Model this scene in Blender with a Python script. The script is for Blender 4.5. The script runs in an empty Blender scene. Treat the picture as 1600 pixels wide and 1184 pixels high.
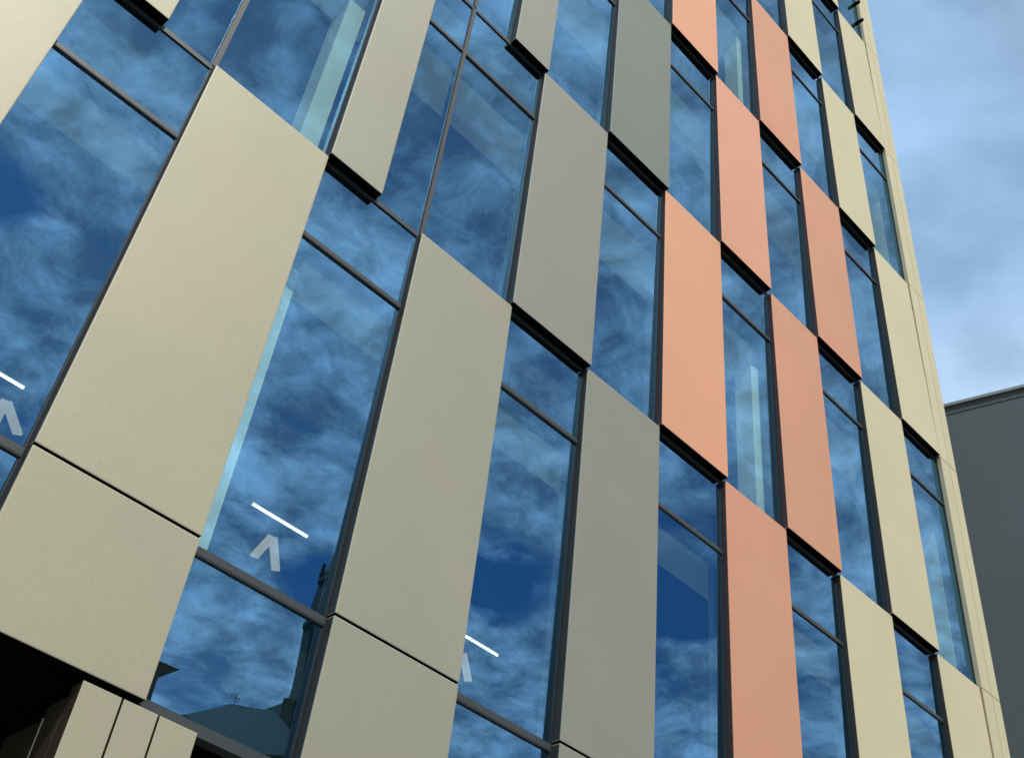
import bpy, bmesh, math, random
from mathutils import Matrix, Vector
R = math.radians
scn = bpy.context.scene

# ------------------------------------------------------------------ camera
cam_d = bpy.data.cameras.new('camera'); cam = bpy.data.objects.new('camera', cam_d)
scn.collection.objects.link(cam); scn.camera = cam
cam_d.sensor_width = 36.0; cam_d.lens = 1803.34 / 1600 * 36; cam_d.clip_start = 0.05; cam_d.clip_end = 5000
CX = (0.6916605818, -0.7146122130, 0.1045706676)
CY = (0.5334148175, 0.4078458920, -0.7410333060)
CZ = (0.4869027335, 0.5683230712, 0.6632756702)
m = Matrix.Identity(4)
for i in range(3):
    m[i][0] = CX[i]; m[i][1] = -CY[i]; m[i][2] = -CZ[i]
m.translation = Vector((-11.93473, -5.77555, 1.6))
cam.matrix_world = m

# ------------------------------------------------------------------ sun and sky
SUN_ELEV, SUN_AZ = 54.0, -14.0          # azimuth measured from the facade normal (-Y) towards +X
sd = Vector((math.cos(R(SUN_ELEV)) * math.sin(R(SUN_AZ)), -math.cos(R(SUN_ELEV)) * math.cos(R(SUN_AZ)), math.sin(R(SUN_ELEV))))
sun_d = bpy.data.lights.new('sun', 'SUN'); sun_d.energy = 3.6; sun_d.angle = R(0.6); sun_d.color = (1.0, 0.95, 0.87)
sun = bpy.data.objects.new('sun', sun_d); scn.collection.objects.link(sun)
sun.rotation_euler = (-sd).to_track_quat('-Z', 'Y').to_euler(); sun.location = (0, -30, 60)

world = bpy.data.worlds.new("World"); scn.world = world; world.use_nodes = True
nt = world.node_tree; nt.nodes.clear()
def N(nt, t, **k):
    n = nt.nodes.new(t)
    for a, b in k.items():
        if a == 'inp':
            for i, v in b.items(): n.inputs[i].default_value = v
        else: setattr(n, a, b)
    return n
def L(nt, a, b): nt.links.new(a, b)
def MATH(nt, op, a, b=None, c=None, clamp=False):
    n = nt.nodes.new('ShaderNodeMath'); n.operation = op; n.use_clamp = clamp
    for i, v in enumerate((a, b, c)):
        if v is None: continue
        if isinstance(v, (int, float)): n.inputs[i].default_value = v
        else: nt.links.new(v, n.inputs[i])
    return n.outputs[0]
def RAMP(nt, fac, stops, interp='LINEAR'):
    n = nt.nodes.new('ShaderNodeValToRGB'); n.color_ramp.interpolation = interp
    e = n.color_ramp.elements
    while len(e) < len(stops): e.new(0.5)
    for x, (p, c) in zip(e, stops):
        x.position = p; x.color = (c, c, c, 1) if isinstance(c, (int, float)) else (*c, 1)
    nt.links.new(fac, n.inputs[0]); return n.outputs[0]
def MIX(nt, fac, a, b, mode='MIX'):
    n = nt.nodes.new('ShaderNodeMix'); n.data_type = 'RGBA'; n.blend_type = mode
    for i, v in ((0, fac), (6, a), (7, b)):
        if isinstance(v, (int, float)): n.inputs[i].default_value = v
        elif isinstance(v, tuple): n.inputs[i].default_value = (*v, 1) if len(v) == 3 else v
        else: nt.links.new(v, n.inputs[i])
    return n.outputs[2]

sky = N(nt, 'ShaderNodeTexSky', sky_type='NISHITA', sun_disc=False, sun_elevation=R(SUN_ELEV),
        sun_rotation=R(180 - SUN_AZ), air_density=1.0, dust_density=0.3, ozone_density=3.5)
tc = N(nt, 'ShaderNodeTexCoord'); sep = N(nt, 'ShaderNodeSeparateXYZ'); L(nt, tc.outputs['Generated'], sep.inputs[0])
zc = MATH(nt, 'MAXIMUM', MATH(nt, 'ADD', sep.outputs[2], 0.10), 0.05)
px = MATH(nt, 'DIVIDE', sep.outputs[0], zc); py = MATH(nt, 'DIVIDE', sep.outputs[1], zc)
cv = N(nt, 'ShaderNodeCombineXYZ'); L(nt, px, cv.inputs[0]); L(nt, py, cv.inputs[1])
def noise(vec, scale, det, rough, dist=0.0, off=(0, 0, 0)):
    mp = N(nt, 'ShaderNodeMapping'); mp.inputs[1].default_value = off; L(nt, vec, mp.inputs[0])
    n = N(nt, 'ShaderNodeTexNoise', inp={'Scale': scale, 'Detail': det, 'Roughness': rough, 'Distortion': dist})
    L(nt, mp.outputs[0], n.inputs['Vector']); return n.outputs['Fac']
big = noise(cv.outputs[0], 1.7, 3, 0.5, 0.3, (3.1, 1.7, 0))
puff = noise(cv.outputs[0], 4.6, 10, 0.60, 0.40, (7.3, 2.2, 0))
fine = noise(cv.outputs[0], 16.0, 9, 0.70, 0.45, (1.3, 9.2, 0))
wn = N(nt, 'ShaderNodeTexNoise', inp={'Scale': 6.0, 'Detail': 5.0, 'Roughness': 0.6}); L(nt, cv.outputs[0], wn.inputs['Vector'])
wv = N(nt, 'ShaderNodeVectorMath', operation='MULTIPLY_ADD'); L(nt, wn.outputs['Color'], wv.inputs[0]); wv.inputs[1].default_value = (0.10, 0.10, 0); L(nt, cv.outputs[0], wv.inputs[2])
vo = N(nt, 'ShaderNodeTexVoronoi', feature='SMOOTH_F1', inp={'Scale': 14.0, 'Detail': 1.0, 'Roughness': 0.5, 'Smoothness': 0.35}); L(nt, wv.outputs[0], vo.inputs['Vector'])
bil = MATH(nt, 'SUBTRACT', 0.95, MATH(nt, 'MULTIPLY', vo.outputs['Distance'], 1.0))
soft = noise(cv.outputs[0], 2.3, 6, 0.52, 0.2, (5.2, 0.4, 0))
lowband = RAMP(nt, sep.outputs[2], [(0.50, 1.0), (0.72, 0.0)])
# broken puffy cover over the street side, thin veil behind the building
south = RAMP(nt, sep.outputs[1], [(0.0, 1.0), (0.02, 0.0)])
mr = N(nt, 'ShaderNodeMapRange', inp={1: -0.15, 2: 0.15, 3: 1.0, 4: 0.0}); L(nt, sep.outputs[1], mr.inputs[0])
# clear gaps: soft round openings in the cloud deck
def gap(x, y, r):
    d = N(nt, 'ShaderNodeVectorMath', operation='DISTANCE'); L(nt, cv.outputs[0], d.inputs[0]); d.inputs[1].default_value = (x, y, 0)
    g = N(nt, 'ShaderNodeMapRange', inp={1: 0.0, 2: r, 3: 1.0, 4: 0.0}, interpolation_type='SMOOTHSTEP'); L(nt, d.outputs['Value'], g.inputs[0])
    return g.outputs[0]
gaps = None
GAPS = [(0.10, -0.96, 0.075), (0.76, -1.21, 0.10), (0.90, -1.02, 0.13), (1.09, -0.86, 0.14)]
for g in GAPS:
    o = gap(*g); gaps = o if gaps is None else MATH(nt, 'MAXIMUM', gaps, o)
cov = MATH(nt, 'ADD', MATH(nt, 'MULTIPLY', puff, 0.62), MATH(nt, 'MULTIPLY', big, 0.34))
cov = MATH(nt, 'ADD', cov, MATH(nt, 'MULTIPLY', fine, 0.15))
cov = MATH(nt, 'ADD', cov, MATH(nt, 'MULTIPLY', bil, 0.06))
cov = MATH(nt, 'SUBTRACT', cov, MATH(nt, 'MULTIPLY', gaps, 0.34))
dens_s = RAMP(nt, cov, [(0.39, 0.0), (0.46, 0.30), (0.53, 0.70), (0.64, 1.0)])
dens_n = RAMP(nt, MATH(nt, 'ADD', soft, MATH(nt, 'SUBTRACT', MATH(nt, 'MULTIPLY', lowband, 0.10), MATH(nt, 'MULTIPLY', gap(0.925, 0.315, 0.07), 0.10))), [(0.36, 0.30), (0.50, 0.62), (0.62, 0.98)])
fac = N(nt, 'ShaderNodeMix', data_type='FLOAT'); L(nt, mr.outputs[0], fac.inputs[0]); L(nt, dens_n, fac.inputs[2]); L(nt, dens_s, fac.inputs[3])
shade = N(nt, 'ShaderNodeMapRange', inp={1: 0.38, 2: 0.645, 3: 4.6, 4: 17.0}); L(nt, MATH(nt, 'ADD', MATH(nt, 'MULTIPLY', bil, 0.13), MATH(nt, 'ADD', MATH(nt, 'MULTIPLY', puff, 0.40), MATH(nt, 'MULTIPLY', fine, 0.47))), shade.inputs[0])
cs = N(nt, 'ShaderNodeVectorMath', operation='SCALE'); cs.inputs[0].default_value = (1.08, 1.0, 1.06); L(nt, shade.outputs[0], cs.inputs[3]); cl_s = cs.outputs[0]
ncol = MIX(nt, lowband, (4.5, 7.0, 10.2), (7.8, 9.2, 11.0))
cloud_col = MIX(nt, mr.outputs[0], ncol, cl_s)
hs = N(nt, 'ShaderNodeHueSaturation', inp={'Hue': 0.488, 'Saturation': 1.12, 'Value': 1.0}); L(nt, sky.outputs[0], hs.inputs['Color'])
skyc = MIX(nt, fac.outputs[0], hs.outputs[0], cloud_col)
bg = N(nt, 'ShaderNodeBackground', inp={1: 0.10}); L(nt, skyc, bg.inputs[0])
wo = N(nt, 'ShaderNodeOutputWorld'); L(nt, bg.outputs[0], wo.inputs[0])

scn.view_settings.view_transform = 'Standard'; scn.view_settings.look = 'None'
scn.view_settings.gamma = 1.0; scn.view_settings.use_curve_mapping = False
scn.view_settings.exposure = -0.12
scn.render.engine = 'CYCLES'
scn.cycles.max_bounces = 8; scn.cycles.transparent_max_bounces = 12; scn.cycles.glossy_bounces = 3

# ------------------------------------------------------------------ materials
def newmat(name):
    mt = bpy.data.materials.new(name); mt.use_nodes = True
    t = mt.node_tree; t.nodes.clear()
    o = N(t, 'ShaderNodeOutputMaterial'); return mt, t, o
def cladding(name, col, metal=0.18, rough=0.56, mottle=0.05):
    """anodised / powder coated sheet: fine grain, faint cloudy variation, slight oil-canning"""
    mt, t, o = newmat(name)
    tcn = N(t, 'ShaderNodeTexCoord'); oi = N(t, 'ShaderNodeObjectInfo')
    off = N(t, 'ShaderNodeVectorMath', operation='ADD'); L(t, tcn.outputs['Object'], off.inputs[0])
    sc = N(t, 'ShaderNodeVectorMath', operation='SCALE', inp={3: 37.0}); sc.inputs[0].default_value = (1, 1, 1)
    cmb = N(t, 'ShaderNodeCombineXYZ'); rr = MATH(t, 'MULTIPLY', oi.outputs['Random'], 41.0)
    L(t, rr, cmb.inputs[0]); L(t, rr, cmb.inputs[1]); L(t, cmb.outputs[0], off.inputs[1])
    g = N(t, 'ShaderNodeTexNoise', inp={'Scale': 95.0, 'Detail': 3.0, 'Roughness': 0.75}); L(t, off.outputs[0], g.inputs['Vector'])
    b = N(t, 'ShaderNodeTexNoise', inp={'Scale': 0.9, 'Detail': 4.0, 'Roughness': 0.55}); L(t, off.outputs[0], b.inputs['Vector'])
    mp = N(t, 'ShaderNodeMapping'); mp.inputs[3].default_value = (2.5, 2.5, 0.8); L(t, off.outputs[0], mp.inputs[0])
    s = N(t, 'ShaderNodeTexNoise', inp={'Scale': 0.4, 'Detail': 2.0, 'Roughness': 0.5}); L(t, mp.outputs[0], s.inputs['Vector'])
    k = MATH(t, 'ADD', MATH(t, 'MULTIPLY', MATH(t, 'SUBTRACT', g.outputs[0], 0.5), 0.42),
             MATH(t, 'MULTIPLY', MATH(t, 'SUBTRACT', b.outputs[0], 0.5), mottle * 3))
    k = MATH(t, 'ADD', k, MATH(t, 'MULTIPLY', MATH(t, 'SUBTRACT', s.outputs[0], 0.5), 0.07))
    k = MATH(t, 'ADD', k, MATH(t, 'MULTIPLY', MATH(t, 'SUBTRACT', oi.outputs['Random'], 0.5), 0.05))
    k = MATH(t, 'ADD', k, 1.0)
    c = N(t, 'ShaderNodeVectorMath', operation='SCALE'); c.inputs[0].default_value = col; L(t, k, c.inputs[3])
    tint = MIX(t, MATH(t, 'MULTIPLY', b.outputs[0], 0.06), c.outputs[0], (0.62, 0.42, 0.30))
    w = N(t, 'ShaderNodeTexNoise', inp={'Scale': 0.55, 'Detail': 2.0, 'Roughness': 0.45}); L(t, off.outputs[0], w.inputs['Vector'])
    wf = N(t, 'ShaderNodeMapRange', inp={1: 0.38, 2: 0.62, 3: 0.0, 4: 1.0}); L(t, w.outputs[0], wf.inputs[0])
    tint = MIX(t, 1.0, tint, MIX(t, wf.outputs[0], (0.99, 1.0, 0.975), (1.03, 0.992, 0.985)), 'MULTIPLY')  # soft warm and cool tint stands in for the metallic sheen
    p = N(t, 'ShaderNodeBsdfPrincipled', inp={'Metallic': metal, 'Roughness': rough})
    L(t, tint, p.inputs['Base Color'])
    bp1 = N(t, 'ShaderNodeBump', inp={'Strength': 0.06, 'Distance': 0.01}); L(t, g.outputs[0], bp1.inputs['Height'])
    bp2 = N(t, 'ShaderNodeBump', inp={'Strength': 0.25, 'Distance': 0.02}); L(t, b.outputs[0], bp2.inputs['Height']); L(t, bp1.outputs[0], bp2.inputs['Normal'])
    L(t, bp2.outputs[0], p.inputs['Normal'])
    L(t, MATH(t, 'ADD', rough - 0.05, MATH(t, 'MULTIPLY', s.outputs[0], 0.1)), p.inputs['Roughness'])
    L(t, p.outputs[0], o.inputs[0]); return mt
def plain(name, col, rough=0.6, metal=0.0, var=0.15, scale=4.0, bump=0.0, grain=60.0, spec=0.5):
    mt, t, o = newmat(name)
    tcn = N(t, 'ShaderNodeTexCoord')
    b = N(t, 'ShaderNodeTexNoise', inp={'Scale': scale, 'Detail': 6.0, 'Roughness': 0.6}); L(t, tcn.outputs['Object'], b.inputs['Vector'])
    g = N(t, 'ShaderNodeTexNoise', inp={'Scale': grain, 'Detail': 3.0, 'Roughness': 0.7}); L(t, tcn.outputs['Object'], g.inputs['Vector'])
    k = MATH(t, 'ADD', 1.0 - var, MATH(t, 'MULTIPLY', MATH(t, 'ADD', b.outputs[0], g.outputs[0]), var))
    c = N(t, 'ShaderNodeVectorMath', operation='SCALE'); c.inputs[0].default_value = col; L(t, k, c.inputs[3])
    p = N(t, 'ShaderNodeBsdfPrincipled', inp={'Metallic': metal, 'Roughness': rough, 'Specular IOR Level': spec}); L(t, c.outputs[0], p.inputs['Base Color'])
    if bump:
        bn = N(t, 'ShaderNodeBump', inp={'Strength': bump, 'Distance': 0.02}); L(t, g.outputs[0], bn.inputs['Height']); L(t, bn.outputs[0], p.inputs['Normal'])
    L(t, p.outputs[0], o.inputs[0]); return mt
def glass(name, refl, trans):
    """solar-control glass: blue coated mirror layer that also lets a share of light through"""
    mt, t, o = newmat(name)
    tcn = N(t, 'ShaderNodeTexCoord'); oi = N(t, 'ShaderNodeObjectInfo')
    v = N(t, 'ShaderNodeVectorMath', operation='ADD'); L(t, tcn.outputs['Object'], v.inputs[0])
    cmb = N(t, 'ShaderNodeCombineXYZ'); L(t, MATH(t, 'MULTIPLY', oi.outputs['Random'], 53.0), cmb.inputs[0]); L(t, cmb.outputs[0], v.inputs[1])
    n = N(t, 'ShaderNodeTexNoise', inp={'Scale': 0.9, 'Detail': 1.0, 'Roughness': 0.4}); L(t, v.outputs[0], n.inputs['Vector'])
    b = N(t, 'ShaderNodeBump', inp={'Strength': 0.35, 'Distance': 0.012}); L(t, n.outputs[0], b.inputs['Height'])
    gl = N(t, 'ShaderNodeBsdfGlossy', inp={'Color': (*refl, 1), 'Roughness': 0.0}); L(t, b.outputs[0], gl.inputs['Normal'])
    tr = N(t, 'ShaderNodeBsdfTransparent', inp={'Color': (*trans, 1)})
    # more mirror at a grazing look, as any coated pane has
    lw = N(t, 'ShaderNodeLayerWeight', inp={0: 0.35})
    white = N(t, 'ShaderNodeBsdfGlossy', inp={'Color': (0.33, 0.49, 0.56, 1), 'Roughness': 0.0}); L(t, b.outputs[0], white.inputs['Normal'])
    mg = N(t, 'ShaderNodeMixShader'); L(t, MATH(t, 'MULTIPLY', lw.outputs['Fresnel'], 0.35), mg.inputs[0]); L(t, gl.outputs[0], mg.inputs[1]); L(t, white.outputs[0], mg.inputs[2])
    ad = N(t, 'ShaderNodeAddShader'); L(t, mg.outputs[0], ad.inputs[0]); L(t, tr.outputs[0], ad.inputs[1])
    L(t, ad.outputs[0], o.inputs[0]); return mt
def clear(name, trans):
    mt, t, o = newmat(name); tr = N(t, 'ShaderNodeBsdfTransparent', inp={'Color': (*trans, 1)}); L(t, tr.outputs[0], o.inputs[0]); return mt
def lamp(name, col, st):
    mt, t, o = newmat(name); e = N(t, 'ShaderNodeEmission', inp={0: (*col, 1), 1: st}); L(t, e.outputs[0], o.inputs[0]); return mt

M = {
 'beige': cladding('beige_cladding', (0.405, 0.419, 0.311)),
 'taupe': cladding('grey_beige_cladding', (0.322, 0.353, 0.28)),
 'grey': cladding('warm_grey_cladding', (0.257, 0.289, 0.247)),
 'sage': cladding('sage_grey_cladding', (0.172, 0.224, 0.2)),
 'sand': cladding('pale_sand_cladding', (0.62, 0.61, 0.405)),
 'orange': cladding('copper_orange_cladding', (0.735, 0.391, 0.231)),
 'peach': cladding('peach_copper_cladding', (0.738, 0.386, 0.252)),
 'pink': cladding('pink_copper_cladding', (0.655, 0.344, 0.212)),
 'olive_shade': cladding('shaded_return_cladding', (0.035, 0.036, 0.024), 0.1, 0.6),  # cladding of the pier's side with its shade painted in
 'jamb': plain('jamb_shade_black', (0.016, 0.021, 0.028), 0.6, 0.0, 0.12, 3.0, spec=0.2),  # darker copy of the frame, shade painted onto jambs and mullion sides
 'reveal': plain('return_shade_olive', (0.034, 0.038, 0.034), 0.6, 0.0, 0.12, 3.0),  # shade on the panels' left sides put into the colour
 'reveal_red': plain('return_shade_red', (0.050, 0.034, 0.034), 0.6, 0.0, 0.12, 3.0),  # same painted shade for the copper panels
 'frame': plain('grey_aluminium_frame', (0.050, 0.068, 0.074), 0.5, 0.2, 0.12, 3.0),
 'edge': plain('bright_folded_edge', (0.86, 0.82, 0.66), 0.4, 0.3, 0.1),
 'bead': plain('light_glazing_bead', (0.035, 0.050, 0.062), 0.5, 0.1, 0.1),
 'black': plain('black_rubber_gasket', (0.006, 0.006, 0.007), 0.8, 0.0, 0.2, spec=0.1),
 'soffit': plain('black_soffit_shade', (0.004, 0.004, 0.004), 0.9, 0.0, 0.2, spec=0.02),  # this black also paints the shade onto the panel undersides
 'rust': plain('brown_joint_strip', (0.20, 0.11, 0.045), 0.7, 0.0, 0.4, 2.5),
 'glass': glass('blue_coated_glass', (0.085, 0.245, 0.43), (0.50, 0.62, 0.57)),
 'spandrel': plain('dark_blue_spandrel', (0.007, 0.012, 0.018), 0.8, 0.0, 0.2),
 'lining': plain('window_lining_board', (0.30, 0.34, 0.42), 0.8, 0.0, 0.05),
 'ceiling': plain('white_ceiling_board', (0.85, 0.86, 0.84), 0.8, 0.0, 0.04),
 'conc': plain('pale_plastered_column', (0.88, 0.88, 0.82), 0.8, 0.0, 0.10, 6.0),
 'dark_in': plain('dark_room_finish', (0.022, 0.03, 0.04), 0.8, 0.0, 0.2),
 'floor_in': plain('pale_vinyl_floor', (0.62, 0.61, 0.57), 0.9, 0.0, 0.2),
 'render': plain('dark_grey_render', (0.095, 0.135, 0.158), 0.85, 0.0, 0.25, 0.35, 0.25, 70.0),
 'coping': plain('metal_coping', (0.30, 0.36, 0.38), 0.4, 0.5, 0.1),
 'asphalt': plain('asphalt', (0.05, 0.05, 0.052), 0.9, 0.0, 0.3, 1.2, 0.4, 90.0),
 'paving': plain('stone_paving', (0.24, 0.23, 0.21), 0.8, 0.0, 0.25, 1.5, 0.3),
 'ground': plain('ground_soil', (0.10, 0.11, 0.08), 0.95, 0.0, 0.3, 0.2),
 'brick': plain('weathered_sandstone', (0.06, 0.066, 0.056), 0.9, 0.0, 0.35, 1.5, 0.4),
 'slate': plain('grey_slate', (0.024, 0.03, 0.028), 0.8, 0.0, 0.3, 2.0, 0.3),
 'paint': plain('white_road_paint', (0.75, 0.75, 0.72), 0.7, 0.0, 0.15),
 'lampwhite': lamp('lit_tube', (1.0, 0.99, 0.95), 2.6),
 'fork': lamp('pale_glow_strip', (1.0, 0.88, 0.72), 0.50),  # glow added to brighten the forked strips
 'lampbody': plain('aluminium_lamp_body', (0.5, 0.52, 0.52), 0.5, 0.2, 0.05),
 'felt': plain('pale_felt', (0.9, 0.88, 0.80), 0.9, 0.0, 0.08),
}
M['clear'] = clear('inner_glass_face', (0.96, 0.98, 0.97))

# ------------------------------------------------------------------ mesh helpers
COL = scn.collection
def box(bm, x0, x1, y0, y1, z0, z1, mi=0, bev=0.0):
    b2 = bmesh.new()
    v = [b2.verts.new(p) for p in ((x0,y0,z0),(x1,y0,z0),(x1,y1,z0),(x0,y1,z0),(x0,y0,z1),(x1,y0,z1),(x1,y1,z1),(x0,y1,z1))]
    for f in ((0,3,2,1),(4,5,6,7),(0,1,5,4),(1,2,6,5),(2,3,7,6),(3,0,4,7)):
        fc = b2.faces.new([v[i] for i in f]); fc.material_index = mi
    if bev: bmesh.ops.bevel(b2, geom=b2.edges[:], offset=bev, segments=2, profile=0.6, affect='EDGES')
    me = bpy.data.meshes.new('t'); b2.to_mesh(me); b2.free(); bm.from_mesh(me); bpy.data.meshes.remove(me)
def poly(bm, pts, faces, mi=0):
    v = [bm.verts.new(p) for p in pts]
    for f in faces:
        fc = bm.faces.new([v[i] for i in f]); fc.material_index = mi
def prism(bm, pts, axis, a, b):
    """closed outline pts (2D) pushed along an axis from a to b"""
    n = len(pts)
    def P(p, t): return {'x': (t, p[0], p[1]), 'y': (p[0], t, p[1]), 'z': (p[0], p[1], t)}[axis]
    v0 = [bm.verts.new(P(p, a)) for p in pts]; v1 = [bm.verts.new(P(p, b)) for p in pts]
    bm.faces.new(v0); bm.faces.new(v1[::-1])
    for i in range(n): bm.faces.new((v0[i], v0[(i+1) % n], v1[(i+1) % n], v1[i]))
    bmesh.ops.recalc_face_normals(bm, faces=bm.faces[:])
def obj(name, bm, mats, parent=None, label=None, smooth=False):
    me = bpy.data.meshes.new(name); bm.to_mesh(me); bm.free()
    for x in (mats if isinstance(mats, (list, tuple)) else [mats]): me.materials.append(M[x] if isinstance(x, str) else x)
    if smooth:
        for p in me.polygons: p.use_smooth = True
    o = bpy.data.objects.new(name, me); COL.objects.link(o)
    if parent: o.parent = parent
    if label: o['label'] = label
    return o
def thing(name, label, cat, loc=(0,0,0), group=None):
    o = bpy.data.objects.new(name, None); COL.objects.link(o); o.location = loc
    o['label'] = label; o['category'] = cat
    if group: o['group'] = group
    return o
def one(name, parent, mat, *bxs, bev=0.0, label=None):
    bm = bmesh.new()
    for b in bxs: box(bm, *b, bev=bev)
    return obj(name, bm, mat, parent, label)
def struct(name, bm, mat):
    o = obj(name, bm, mat); o['kind'] = 'structure'; return o

# ------------------------------------------------------------------ ground, street
bm = bmesh.new(); box(bm, -900, 900, -900, 900, -0.30, -0.004); struct('ground', bm, 'ground')
bm = bmesh.new(); box(bm, -120, 120, -16.0, -7.5, -0.004, 0.004); struct('road', bm, 'asphalt')
bm = bmesh.new(); box(bm, -120, 120, -7.5, 3.2, 0.0, 0.12, bev=0.01); struct('pavement', bm, 'paving')
bm = bmesh.new(); box(bm, -120, 120, -22.4, -16.0, 0.0, 0.12, bev=0.01); struct('pavement', bm, 'paving')
bm = bmesh.new()
for i in range(-30, 30): box(bm, i*4.0, i*4.0+2.0, -11.8, -11.68, 0.0045, 0.0085)
struct('road_marking', bm, 'paint')

# ------------------------------------------------------------------ the office building
LN = {'G': (32.0, 28.195), 'F': (28.195, 24.395), 'E': (24.395, 20.595), 'D': (20.595, 16.795), 'C': (16.795, 12.995), 'B': (12.995, 9.195), 'A': (9.195, 5.365), 'band': (5.365, 4.287)}
WEST = -22.5; STRIP = 1.690; CORNER = 2.170
bld = thing('office_building', 'tall office block clad in staggered sand, grey and copper metal panels between blue mirrored windows', 'building', (0, 0, 0))
# panel columns per storey (left x, right x, colour)
A_W = [(-21.42, -20.28, 'beige'), (-19.21, -18.07, 'beige'), (-17.0, -15.86, 'beige'), (-14.8, -13.66, 'beige'), (-12.60, -11.478, 'beige')]
B_W = [(-20.8, -19.7, 'beige'), (-18.6, -17.5, 'beige'), (-16.4, -15.3, 'beige'), (-14.2, -13.1, 'beige'), (-11.49, -10.918, 'beige')]
PAN = {
 'A': A_W + [(-10.443, -9.298, 'beige'), (-8.233, -7.093, 'taupe'), (-6.034, -4.926, 'grey'), (-3.816, -2.694, 'pink'), (-1.609, -0.482, 'sand'), (0.579, 1.645, 'sand')],
 'B': B_W + [(-9.302, -8.737, 'taupe'), (-7.119, -6.020, 'grey'), (-4.928, -3.810, 'orange'), (-2.694, -1.610, 'pink'), (-0.514, 0.589, 'sand')],
 'C': A_W + [(-10.443, -9.298, 'taupe'), (-7.643, -7.092, 'grey'), (-6.020, -4.898, 'sage'), (-3.817, -2.728, 'peach'), (-1.607, -0.508, 'pink'), (0.578, 1.645, 'sand')],
 'D': B_W + [(-9.302, -8.737, 'taupe'), (-7.119, -6.020, 'grey'), (-4.904, -3.806, 'orange'), (-2.719, -1.607, 'pink'), (-0.502, 0.585, 'sand')],
 'E': A_W + [(-10.443, -9.298, 'taupe'), (-8.233, -7.093, 'taupe'), (-6.034, -4.926, 'grey'), (-3.817, -2.728, 'peach'), (-1.607, -0.525, 'sand'), (0.610, 1.650, 'sand')],
 'F': B_W + [(-9.302, -8.737, 'taupe'), (-7.119, -6.020, 'grey'), (-4.904, -3.806, 'orange'), (-2.719, -1.607, 'sand'), (-0.502, 0.600, 'sand')],
}
PAN['G'] = PAN['E']
PAN['band'] = [(a, b, {'pink': 'pink'}.get(c, c)) for a, b, c in PAN['A']]
CLABEL = {'orange': 'copper orange metal panel', 'peach': 'peach copper metal panel', 'pink': 'pinkish copper metal panel', 'sage': 'sage grey metal panel'}
MULL = {'A': [], 'B': [-10.443, -8.208], 'C': [-8.208], 'D': [-10.443], 'E': [], 'F': [-10.443], 'G': [], 'band': []}
FY = 0.066      # face of the window frames
GY = 0.080      # glass face
FW = 0.029
def cassette(x0, x1, z0, z1, c, lean=0.032):
    bm = bmesh.new(); box(bm, x0, x1, 0.0, 0.135, z0, z1, bev=0.008)
    for v in bm.verts:                                # the sheet leans out a little towards its foot
        if v.co.y < 0.02: v.co.y += 0.014 - (lean * (z1-v.co.z)/(z1-z0) if lean else 0.032)
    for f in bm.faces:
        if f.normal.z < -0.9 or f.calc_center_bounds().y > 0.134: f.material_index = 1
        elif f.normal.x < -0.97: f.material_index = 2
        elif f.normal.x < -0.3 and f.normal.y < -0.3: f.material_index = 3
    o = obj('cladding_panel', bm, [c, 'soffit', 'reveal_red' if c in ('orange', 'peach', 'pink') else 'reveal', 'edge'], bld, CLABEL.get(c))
    one('head_shade_strip', o, 'soffit', (x0+0.012, x1-0.004, 0.054, 0.0615, z0-0.018, z0-0.001))  # black strip standing in for the shade on the window head
def frame_ring(bm, x0, x1, z0, z1, y0, y1, w, top=None, bot=None):
    top = w if top is None else top; bot = w if bot is None else bot
    box(bm, x0, x0+w, y0, y1, z0, z1, mi=1 if w > 0.02 else 0); box(bm, x1-w, x1, y0, y1, z0, z1, mi=1 if w > 0.02 else 0)
    box(bm, x0+w, x1-w, y0, y1, z1-top, z1); box(bm, x0+w, x1-w, y0, y1, z0, z0+bot)
rnd = random.Random(5)
def pane(parent, name, x0, x1, z0, z1):
    # glazing bead, black gasket line and the sealed unit
    bm = bmesh.new(); frame_ring(bm, x0, x1, z0, z1, GY-0.008, GY+0.02, 0.007)
    obj('glazing_bead', bm, 'bead', parent)
    gx0, gx1, gz0, gz1 = x0+0.0075, x1-0.0075, z0+0.0075, z1-0.0075
    bm = bmesh.new(); box(bm, gx0, gx1, GY, GY+0.028, gz0, gz1)
    ax, az = rnd.uniform(-0.0022, 0.0022), rnd.uniform(-0.0022, 0.0022)   # no two panes sit perfectly true
    for v in bm.verts:
        if v.co.y < GY+0.01: v.co.y += ax*(v.co.x-(gx0+gx1)/2) + az*(v.co.z-(gz0+gz1)/2)
    for f in bm.faces: f.material_index = 0 if f.normal.y < -0.5 else 1
    obj(name, bm, ['glass', 'clear'], parent)
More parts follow.
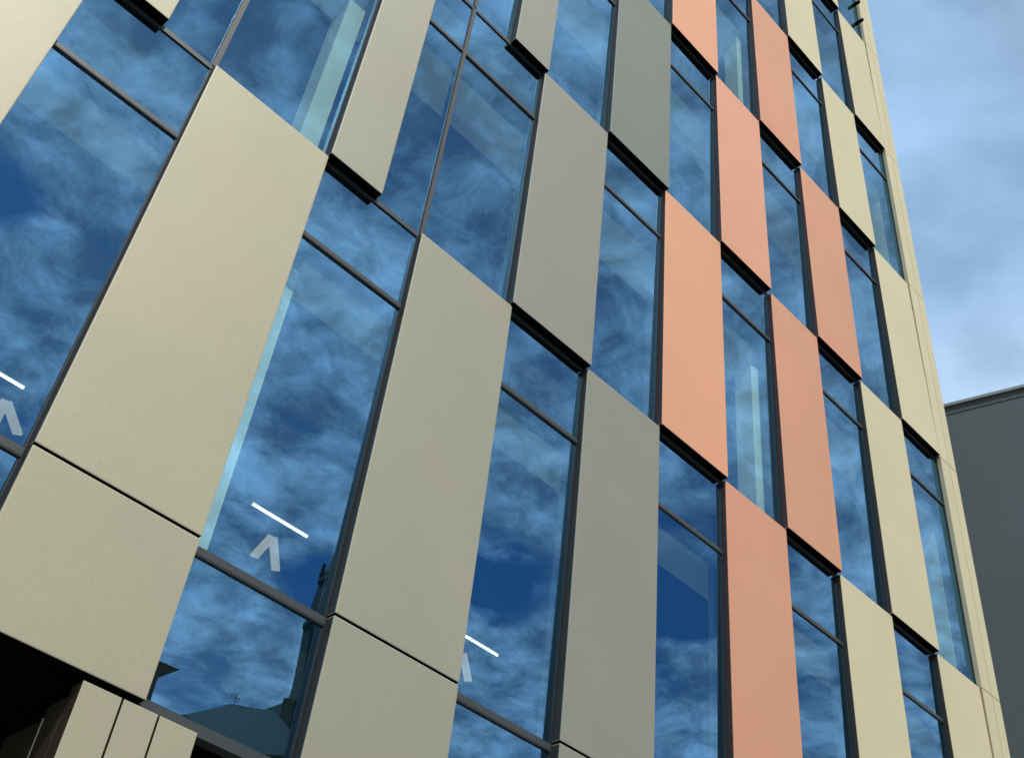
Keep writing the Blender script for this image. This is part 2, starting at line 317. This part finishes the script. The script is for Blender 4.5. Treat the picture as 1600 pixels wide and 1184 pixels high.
def window(x0, x1, z0, z1, mulls, tr, sill=FW, low=None):
    """tr: (transom bottom, transom top); low: (bottom, top) of the transom at floor level"""
    bm = bmesh.new(); frame_ring(bm, x0, x1, z0, z1, FY, 0.17, FW, top=0.036, bot=sill)
    fr = obj('window', bm, ['frame', 'jamb'], bld)
    g = bmesh.new()                                   # drip groove and shadow gap against the cladding
    box(g, x1-0.013, x1-0.008, FY-0.004, FY+0.004, z0, z1)
    for b, t in [tr] + ([low] if low else []):
        box(g, x0+FW, x1-FW, FY-0.003, FY+0.003, b+0.006, b+0.011)
    obj('groove', g, 'black', fr)
    xs = [x0+FW] + [v for q in mulls for v in (q-0.021, q+0.021)] + [x1-FW]
    for q in mulls:
        b2 = bmesh.new(); box(b2, q-0.021, q+0.021, FY-0.006, 0.17, z0+sill, z1-0.036)
        for f in b2.faces: f.material_index = 1 if abs(f.normal.x) > 0.9 else 0
        obj('mullion', b2, ['frame', 'jamb'], fr)
    for a, b in zip(xs[::2], xs[1::2]):
        bars = [(z0+sill, None)] if not low else [(z0+sill, None)]
        if low: one('transom', fr, 'frame', (a, b, FY-0.003, 0.17, low[0], low[1]))
        if tr: one('transom', fr, 'frame', (a, b, FY-0.003, 0.17, tr[0], tr[1]))
        zz = z0+sill
        if low: pane(fr, 'pane', a, b, zz, low[0]); zz = low[1]
        pane(fr, 'pane', a, b, zz, tr[0]); pane(fr, 'pane', a, b, tr[1], z1-0.036)
    return fr
for s in 'ABCDEFG':
    top, bot = LN[s]; ps = PAN[s]
    for i, (x0, x1, c) in enumerate(ps):
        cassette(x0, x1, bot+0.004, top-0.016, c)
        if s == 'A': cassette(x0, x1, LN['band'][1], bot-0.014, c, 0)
    for i in range(len(ps)):
        xl = ps[i][1]; xr = ps[i+1][0] if i+1 < len(ps) else STRIP
        if xr - xl < 0.2: continue
        k = (0.938, 0.888) if s == 'A' else (0.892, 0.843)
        ml = [q for q in MULL[s] if xl+0.1 < q < xr-0.1]
        zb = 4.262 if s == 'A' else bot
        window(xl-0.085, xr+0.02, zb, top, ml, (top-k[0], top-k[1]), sill=0.070 if s == 'A' else 0.012, low=(5.290, 5.352) if s == 'A' else None)
        # board linings, dark boards behind the head, ceiling margin
    # backing wall behind each panel
    bm = bmesh.new()
    z0 = 4.262 if s == 'A' else bot
    for (x0, x1, c) in ps: box(bm, x0+0.062, x1-0.14, 0.172, 0.30, z0+0.3, top-0.93)
    obj('inner_wall', bm, 'lining', bld)
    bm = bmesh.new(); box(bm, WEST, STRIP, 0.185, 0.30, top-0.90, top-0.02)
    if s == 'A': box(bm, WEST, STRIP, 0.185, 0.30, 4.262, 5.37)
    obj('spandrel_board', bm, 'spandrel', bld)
    wd = 0.72 if s in 'A' else 0.82
    one('ceiling', bld, 'ceiling', (WEST, 2.0, 0.302, wd, top-0.925, top-0.895))
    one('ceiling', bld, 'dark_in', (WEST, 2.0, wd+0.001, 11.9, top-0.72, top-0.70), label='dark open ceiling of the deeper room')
    one('floor_slab', bld, 'floor_in', (WEST, 2.0, 0.302, 11.9, top-0.32, top+0.02))
one('floor_slab', bld, 'floor_in', (WEST, 2.0, 0.302, 11.9, 5.05, 5.42))
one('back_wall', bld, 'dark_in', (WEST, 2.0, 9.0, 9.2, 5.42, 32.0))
one('roof', bld, 'conc', (WEST+0.1, 2.1, 0.14, 11.9, 32.06, 32.35))
# interior columns set just inside the glass
for x0, s in ((-9.495, 'B'), (-2.815, 'B'), (-2.815, 'D'), (-2.815, 'F'), (1.700, 'B'), (-9.495, 'D'), (1.70, 'D')):
    pass
for s in 'ABCDEF':
    top, bot = LN[s]
    cols = {'A': (-9.43, -6.9, -0.45, 0.5), 'B': (-9.492, -2.818, 1.70), 'C': (-9.49,), 'D': (-9.49, -2.815, 1.70), 'E': (-2.815,), 'F': (-2.815,)}[s]
    for x in cols:
        if s == 'A' and x > -9: continue
        w = 0.345 if s == 'A' else 0.195
        one('column', bld, 'conc', (x, x+w, 0.303, 0.55, bot+0.06, top-0.926))
# corner strips
levels = [32.35, 28.195, 24.395, 20.595, 16.795, 12.995, 9.195, 5.365, 0.14]
for a, b in zip(levels[1:], levels[:-1]):
    one('corner_panel', bld, 'sand', (STRIP, 1.948, 0.0, 0.13, a+0.006, b-0.006), bev=0.005)
    one('corner_panel', bld, 'sand', (1.960, CORNER, 0.0, 0.20, a+0.006, b-0.006), bev=0.005)
    bm = bmesh.new()
    for k in range(6): box(bm, CORNER-0.13, CORNER, 0.212+k*2.0, 2.2+k*2.0, a+0.006, b-0.006, bev=0.004)
    obj('side_cladding', bm, 'sand', bld)
for s in 'ACE': one('joint_backing', bld, 'rust', (1.652, 1.684, 0.018, 0.128, LN[s][1], LN[s][0]-0.01))
one('joint_backing', bld, 'black', (1.93, 1.98, 0.085, 0.128, 4.3, 32.2))
one('back_cladding', bld, 'beige', (WEST, CORNER-0.02, 12.0, 12.2, 0.14, 32.3))
one('side_cladding', bld, 'beige', (WEST-0.2, WEST, 0.0, 12.2, 0.14, 32.3))
one('parapet', bld, 'sand', (WEST, STRIP-0.01, 0.0, 0.13, 32.01, 32.35), bev=0.006)
# small black brackets on the jamb of the topmost visible window
for z in (25.17, 25.93):
    bm = bmesh.new(); box(bm, 1.56, 1.64, -0.05, 0.10, z, z+0.035, bev=0.004); box(bm, 1.585, 1.615, -0.075, -0.045, z-0.03, z+0.065, bev=0.004)
    obj('bracket', bm, 'black', bld)
# undercroft: pier, its return wall, black soffits and deep walls
bm = bmesh.new()
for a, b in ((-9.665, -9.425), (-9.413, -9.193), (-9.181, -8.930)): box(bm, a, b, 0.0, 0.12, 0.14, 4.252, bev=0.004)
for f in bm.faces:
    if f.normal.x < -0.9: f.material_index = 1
obj('pier_cladding', bm, ['beige', 'olive_shade'], bld)
one('pier', bld, 'black', (-9.655, -8.94, 0.121, 2.6, 0.14, 4.18))
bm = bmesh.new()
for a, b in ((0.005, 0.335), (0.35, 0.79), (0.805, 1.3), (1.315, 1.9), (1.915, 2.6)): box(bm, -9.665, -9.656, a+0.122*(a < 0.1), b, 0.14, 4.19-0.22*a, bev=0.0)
obj('pier_return', bm, 'olive_shade', bld, 'return wall of the pier with its shade painted in dark')
bm = bmesh.new()
for y in (0.342, 0.797, 1.307, 1.907): box(bm, -9.668, -9.660, y-0.004, y+0.004, 0.14, 4.19-0.2*y)
obj('joint_trim', bm, 'conc', bld)
bm = bmesh.new()
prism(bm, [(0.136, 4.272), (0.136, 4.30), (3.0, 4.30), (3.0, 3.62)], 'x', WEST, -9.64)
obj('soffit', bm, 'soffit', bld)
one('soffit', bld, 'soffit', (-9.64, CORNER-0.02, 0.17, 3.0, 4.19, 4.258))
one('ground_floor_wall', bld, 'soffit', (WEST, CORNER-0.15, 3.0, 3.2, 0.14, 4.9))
for x in (-18.5, -0.4):
    one('pier', bld, 'beige', (x, x+0.75, 0.01, 2.6, 0.14, 4.18), bev=0.004)

# ------------------------------------------------------------------ lights and glowing forked strips hung inside
LZ = 7.62
def pendant(px0, px1, y8, label):
    # positions were read on the plane z = 8; carried along the same sight lines to the hanging height
    k = (LZ-1.6)/(8.0-1.6); f = lambda v, c: c + (v-c)*k
    x0, x1, y = f(px0, -11.935), f(px1, -11.935), f(y8, -5.776)
    t = thing('pendant_light', label, 'light', ((x0+x1)/2, y, LZ), 'linear lights inside the lowest office floor')
    h = (x1-x0)/2
    bm = bmesh.new(); box(bm, -h, h, -0.011, 0.011, 0.0, 0.022, bev=0.002); obj('tube', bm, 'lampwhite', t)
    bm = bmesh.new(); box(bm, -h-0.06, h+0.12, -0.003, 0.003, 0.0235, 0.042); box(bm, -h-0.06, -h-0.001, -0.012, 0.012, 0.0, 0.023, bev=0.003); box(bm, h+0.001, h+0.10, -0.012, 0.012, 0.0, 0.023, bev=0.003); obj('housing', bm, 'lampbody', t)
    for x in (-h+0.05, h-0.05):
        bm = bmesh.new(); box(bm, x-0.003, x+0.003, -0.003, 0.003, 0.043, 8.47-LZ); obj('suspension_cable', bm, 'bead', t)
    return t
pendant(-7.48, -6.78, 3.08, 'lit white linear light seen through the glass right of the tall beige panel')
pendant(-4.60, -3.92, 3.15, 'lit white linear light partly hidden by the panel above its joint near the bottom centre')
pendant(-10.60, -9.86, 3.36, 'lit white linear light in the window cut by the left edge of the photo')
def forked_glow_strips(pts, label):
    t = thing('forked_strip', label, 'light', (pts[0][0], pts[0][1], 8.08), 'pale forked strips with added glow under the office ceiling')  # forked strips of unclear use, their glow is added
    x, y = pts[0]
    for q in (pts[1], pts[2]):
        d = Vector((q[0]-x, q[1]-y)); n = Vector((-d.y, d.x)).normalized()*0.045
        s = Vector((0.0, 0.0)) + d*0.06
        bm = bmesh.new(); prism(bm, [(s.x-n.x, s.y-n.y), (d.x-n.x, d.y-n.y), (d.x+n.x, d.y+n.y), (s.x+n.x, s.y+n.y)], 'z', 0.08, 0.11)
        obj('glow_strip', bm, 'fork', t)
    bm = bmesh.new(); box(bm, -0.36, 0.36, -0.012, 0.0, 0.112, 0.122); obj('rail', bm, 'bead', t)
    for a in (-0.3, 0.3):
        bm = bmesh.new(); box(bm, a-0.004, a+0.004, -0.010, -0.002, 0.123, 0.375); obj('suspension_cable', bm, 'bead', t)
forked_glow_strips([(-6.88, 3.60), (-6.76, 4.10), (-6.45, 4.12)], 'pale forked strips with added glow under the linear light right of the tall beige panel')
forked_glow_strips([(-4.0, 3.68), (-3.86, 4.2), (-3.47, 4.13)], 'pale forked strips with added glow beside the linear light near the bottom centre')
forked_glow_strips([(-9.83, 3.9), (-9.74, 4.3), (-9.5, 4.3)], 'pale rounded strips with added glow in the window cut by the left edge of the photo')

one('ceiling_track', bld, 'conc', (-11.9, -10.62, 0.42, 0.445, 8.255, 8.268))
# ------------------------------------------------------------------ neighbouring grey building on the right
gb = thing('grey_building', 'plain dark grey rendered building with pale metal coping right of the clad block', 'building', (9.0, 0.0, 0.0))
gb.rotation_euler = (0, 0, R(14))
one('wall', gb, 'render', (0.0, 16.0, 0.25, 26.0, 0.0, 19.80))
one('coping_shade_band', gb, plain('coping_shade', (0.07, 0.100, 0.112), 0.8, 0, 0.15), (-0.012, 16.012, 0.238, 26.012, 19.66, 19.86))  # darker band painted in for the shadow below the coping
one('coping', gb, 'coping', (-0.06, 16.06, 0.19, 26.06, 19.865, 19.955), bev=0.012)

# ------------------------------------------------------------------ across the street, seen mirrored in the low panes
def sash_windows(parent, x0, x1, n, y, zs, w=1.0, h=1.7):
    for z in zs:
        for i in range(n):
            x = x0 + (x1-x0)*(i+0.5)/n
            f = one('window', parent, 'paint', (x-w/2-0.06, x+w/2+0.06, y-0.03, y+0.012, z-0.06, z+h+0.06))
            one('pane', f, 'dark_in', (x-w/2, x+w/2, y-0.001, y+0.02, z, z+h))
def house(name, label, x0, x1, y0, y1, eave, ridge, hip0, hip1, chims):
    t = thing(name, label, 'house', ((x0+x1)/2, y1, 0), 'stone houses across the street')
    cx = (x0+x1)/2
    one('wall', t, 'brick', (x0-cx, x1-cx, y0-y1, 0.0, 0.0, eave))
    bm = bmesh.new(); ym = (y0-y1)/2; e = 0.35
    a, b, c, d = (x0-cx-e, y0-y1-e, eave), (x1-cx+e, y0-y1-e, eave), (x1-cx+e, e, eave), (x0-cx-e, e, eave)
    r0, r1 = (x0-cx+hip0, ym, ridge), (x1-cx-hip1, ym, ridge)
    poly(bm, [a, b, c, d, r0, r1], [(3,2,5,4), (1,0,4,5), (2,1,5), (0,3,4), (0,1,2,3)])
    bmesh.ops.recalc_face_normals(bm, faces=bm.faces[:]); rf = obj('roof', bm, 'slate', t)
    for (x, w, h) in chims:
        one('chimney', rf, 'brick', (x-cx-w/2, x-cx+w/2, ym-0.4, ym+0.4, ridge-1.6, ridge+h-0.15), (x-cx-w/2-0.06, x-cx+w/2+0.06, ym-0.46, ym+0.46, ridge+h-0.149, ridge+h))
    sash_windows(t, x0-cx+0.6, x1-cx-0.6, max(2, int((x1-x0)/2.4)), 0.0, (1.2, 4.8, 8.4, 11.8)[:max(2, int(eave/3.6))])
    one('door', t, 'dark_in', (-0.5, 0.5, -0.02, 0.03, 0.12, 2.3))
    return t
house('stone_house', 'tall shallow roofed stone house mirrored beside the left panel above the pier', -9.0, 3.15, -33, -26, 17.9, 18.3, 0.0, 0.0, [(-7.6, 1.0, 0.8)])
h2 = house('stone_house', 'hipped slate roof house with aerial mirrored low in the bottom left pane', 3.90, 8.3, -29.5, -22.5, 14.8, 17.85, 1.7, 1.3, [(7.45, 0.4, 0.25)])
h2.location = (3.98, -22.99, 0); h2.rotation_euler = (0, 0, R(36))
house('stone_house', 'low slate roof house mirrored beside the church tower', 10.6, 17.0, -29.5, -22.5, 12.6, 15.6, 1.5, 1.5, [(11.4, 0.6, 0.7)])
house('stone_house', 'long stone house farther left across the street', -40.0, -9.3, -31, -22.5, 10.6, 13.8, 0.4, 0.4, [(-33, 1.0, 0.9), (-20, 1.0, 0.9)])
t = thing('roof_aerial', 'thin television aerial on the hipped roof mirrored in the bottom left pane', 'aerial', (5.7, -26.05, 17.7))
t.scale = (0.38, 0.38, 0.38)
bm = bmesh.new(); box(bm, -0.025, 0.025, -0.025, 0.025, 0, 1.4); obj('mast', bm, 'black', t)
bm = bmesh.new(); box(bm, -0.5, 0.5, -0.02, 0.02, 1.1, 1.14)
for k in range(4): box(bm, -0.49+k*0.3, -0.46+k*0.3, -0.02, 0.02, 0.7+0.15*(k%2), 1.35+0.2*(k%3))
obj('antenna', bm, 'black', t)
ch = thing('church', 'dark stone church tower with tall pointed spire mirrored at the right edge of the pane', 'church', (31.6, -62.0, 0))
one('tower', ch, 'brick', (-2.1, 2.1, -2.1, 2.1, 0, 38.0), (-2.2, 2.2, -2.2, 2.2, 36.6, 36.9), (-2.2, 2.2, -2.2, 2.2, 33.2, 33.5))
def octo(bm, rings):
    vs = [[bm.verts.new((r*math.cos(R(22.5+45*k)), r*math.sin(R(22.5+45*k)), z)) for k in range(8)] for z, r in rings]
    for a, b in zip(vs, vs[1:]):
        for k in range(8): bm.faces.new((a[k], a[(k+1) % 8], b[(k+1) % 8], b[k]))
    bm.faces.new(vs[-1]); bmesh.ops.recalc_face_normals(bm, faces=bm.faces[:])
bm = bmesh.new(); octo(bm, [(38.01, 1.9), (38.8, 1.85), (44.2, 1.72), (44.25, 1.86), (44.6, 1.86), (44.65, 1.60), (48.6, 1.45), (48.65, 1.6), (49.0, 1.6)]); obj('lantern', bm, 'brick', ch)
bm = bmesh.new(); octo(bm, [(49.01, 1.35), (60.0, 0.05)]); obj('spire', bm, 'slate', ch)
for k in range(8):
    a = R(22.5+45*k); bm = bmesh.new(); box(bm, 1.5*math.cos(a)-0.1, 1.5*math.cos(a)+0.1, 1.5*math.sin(a)-0.1, 1.5*math.sin(a)+0.1, 49.01, 50.3); obj('pinnacle', bm, 'brick', ch)
for sx in (-0.85, 0.85):
    bm = bmesh.new(); prism(bm, [(sx-0.45, 33.8), (sx+0.45, 33.8), (sx+0.45, 35.6), (sx, 36.3), (sx-0.45, 35.6)], 'y', 2.08, 2.13); obj('belfry_opening', bm, 'black', ch)
bm = bmesh.new(); prism(bm, [(-4.5, 0), (4.5, 0), (4.5, 11), (0, 17), (-4.5, 11)], 'y', -24, -2.15); obj('nave', bm, 'brick', ch)
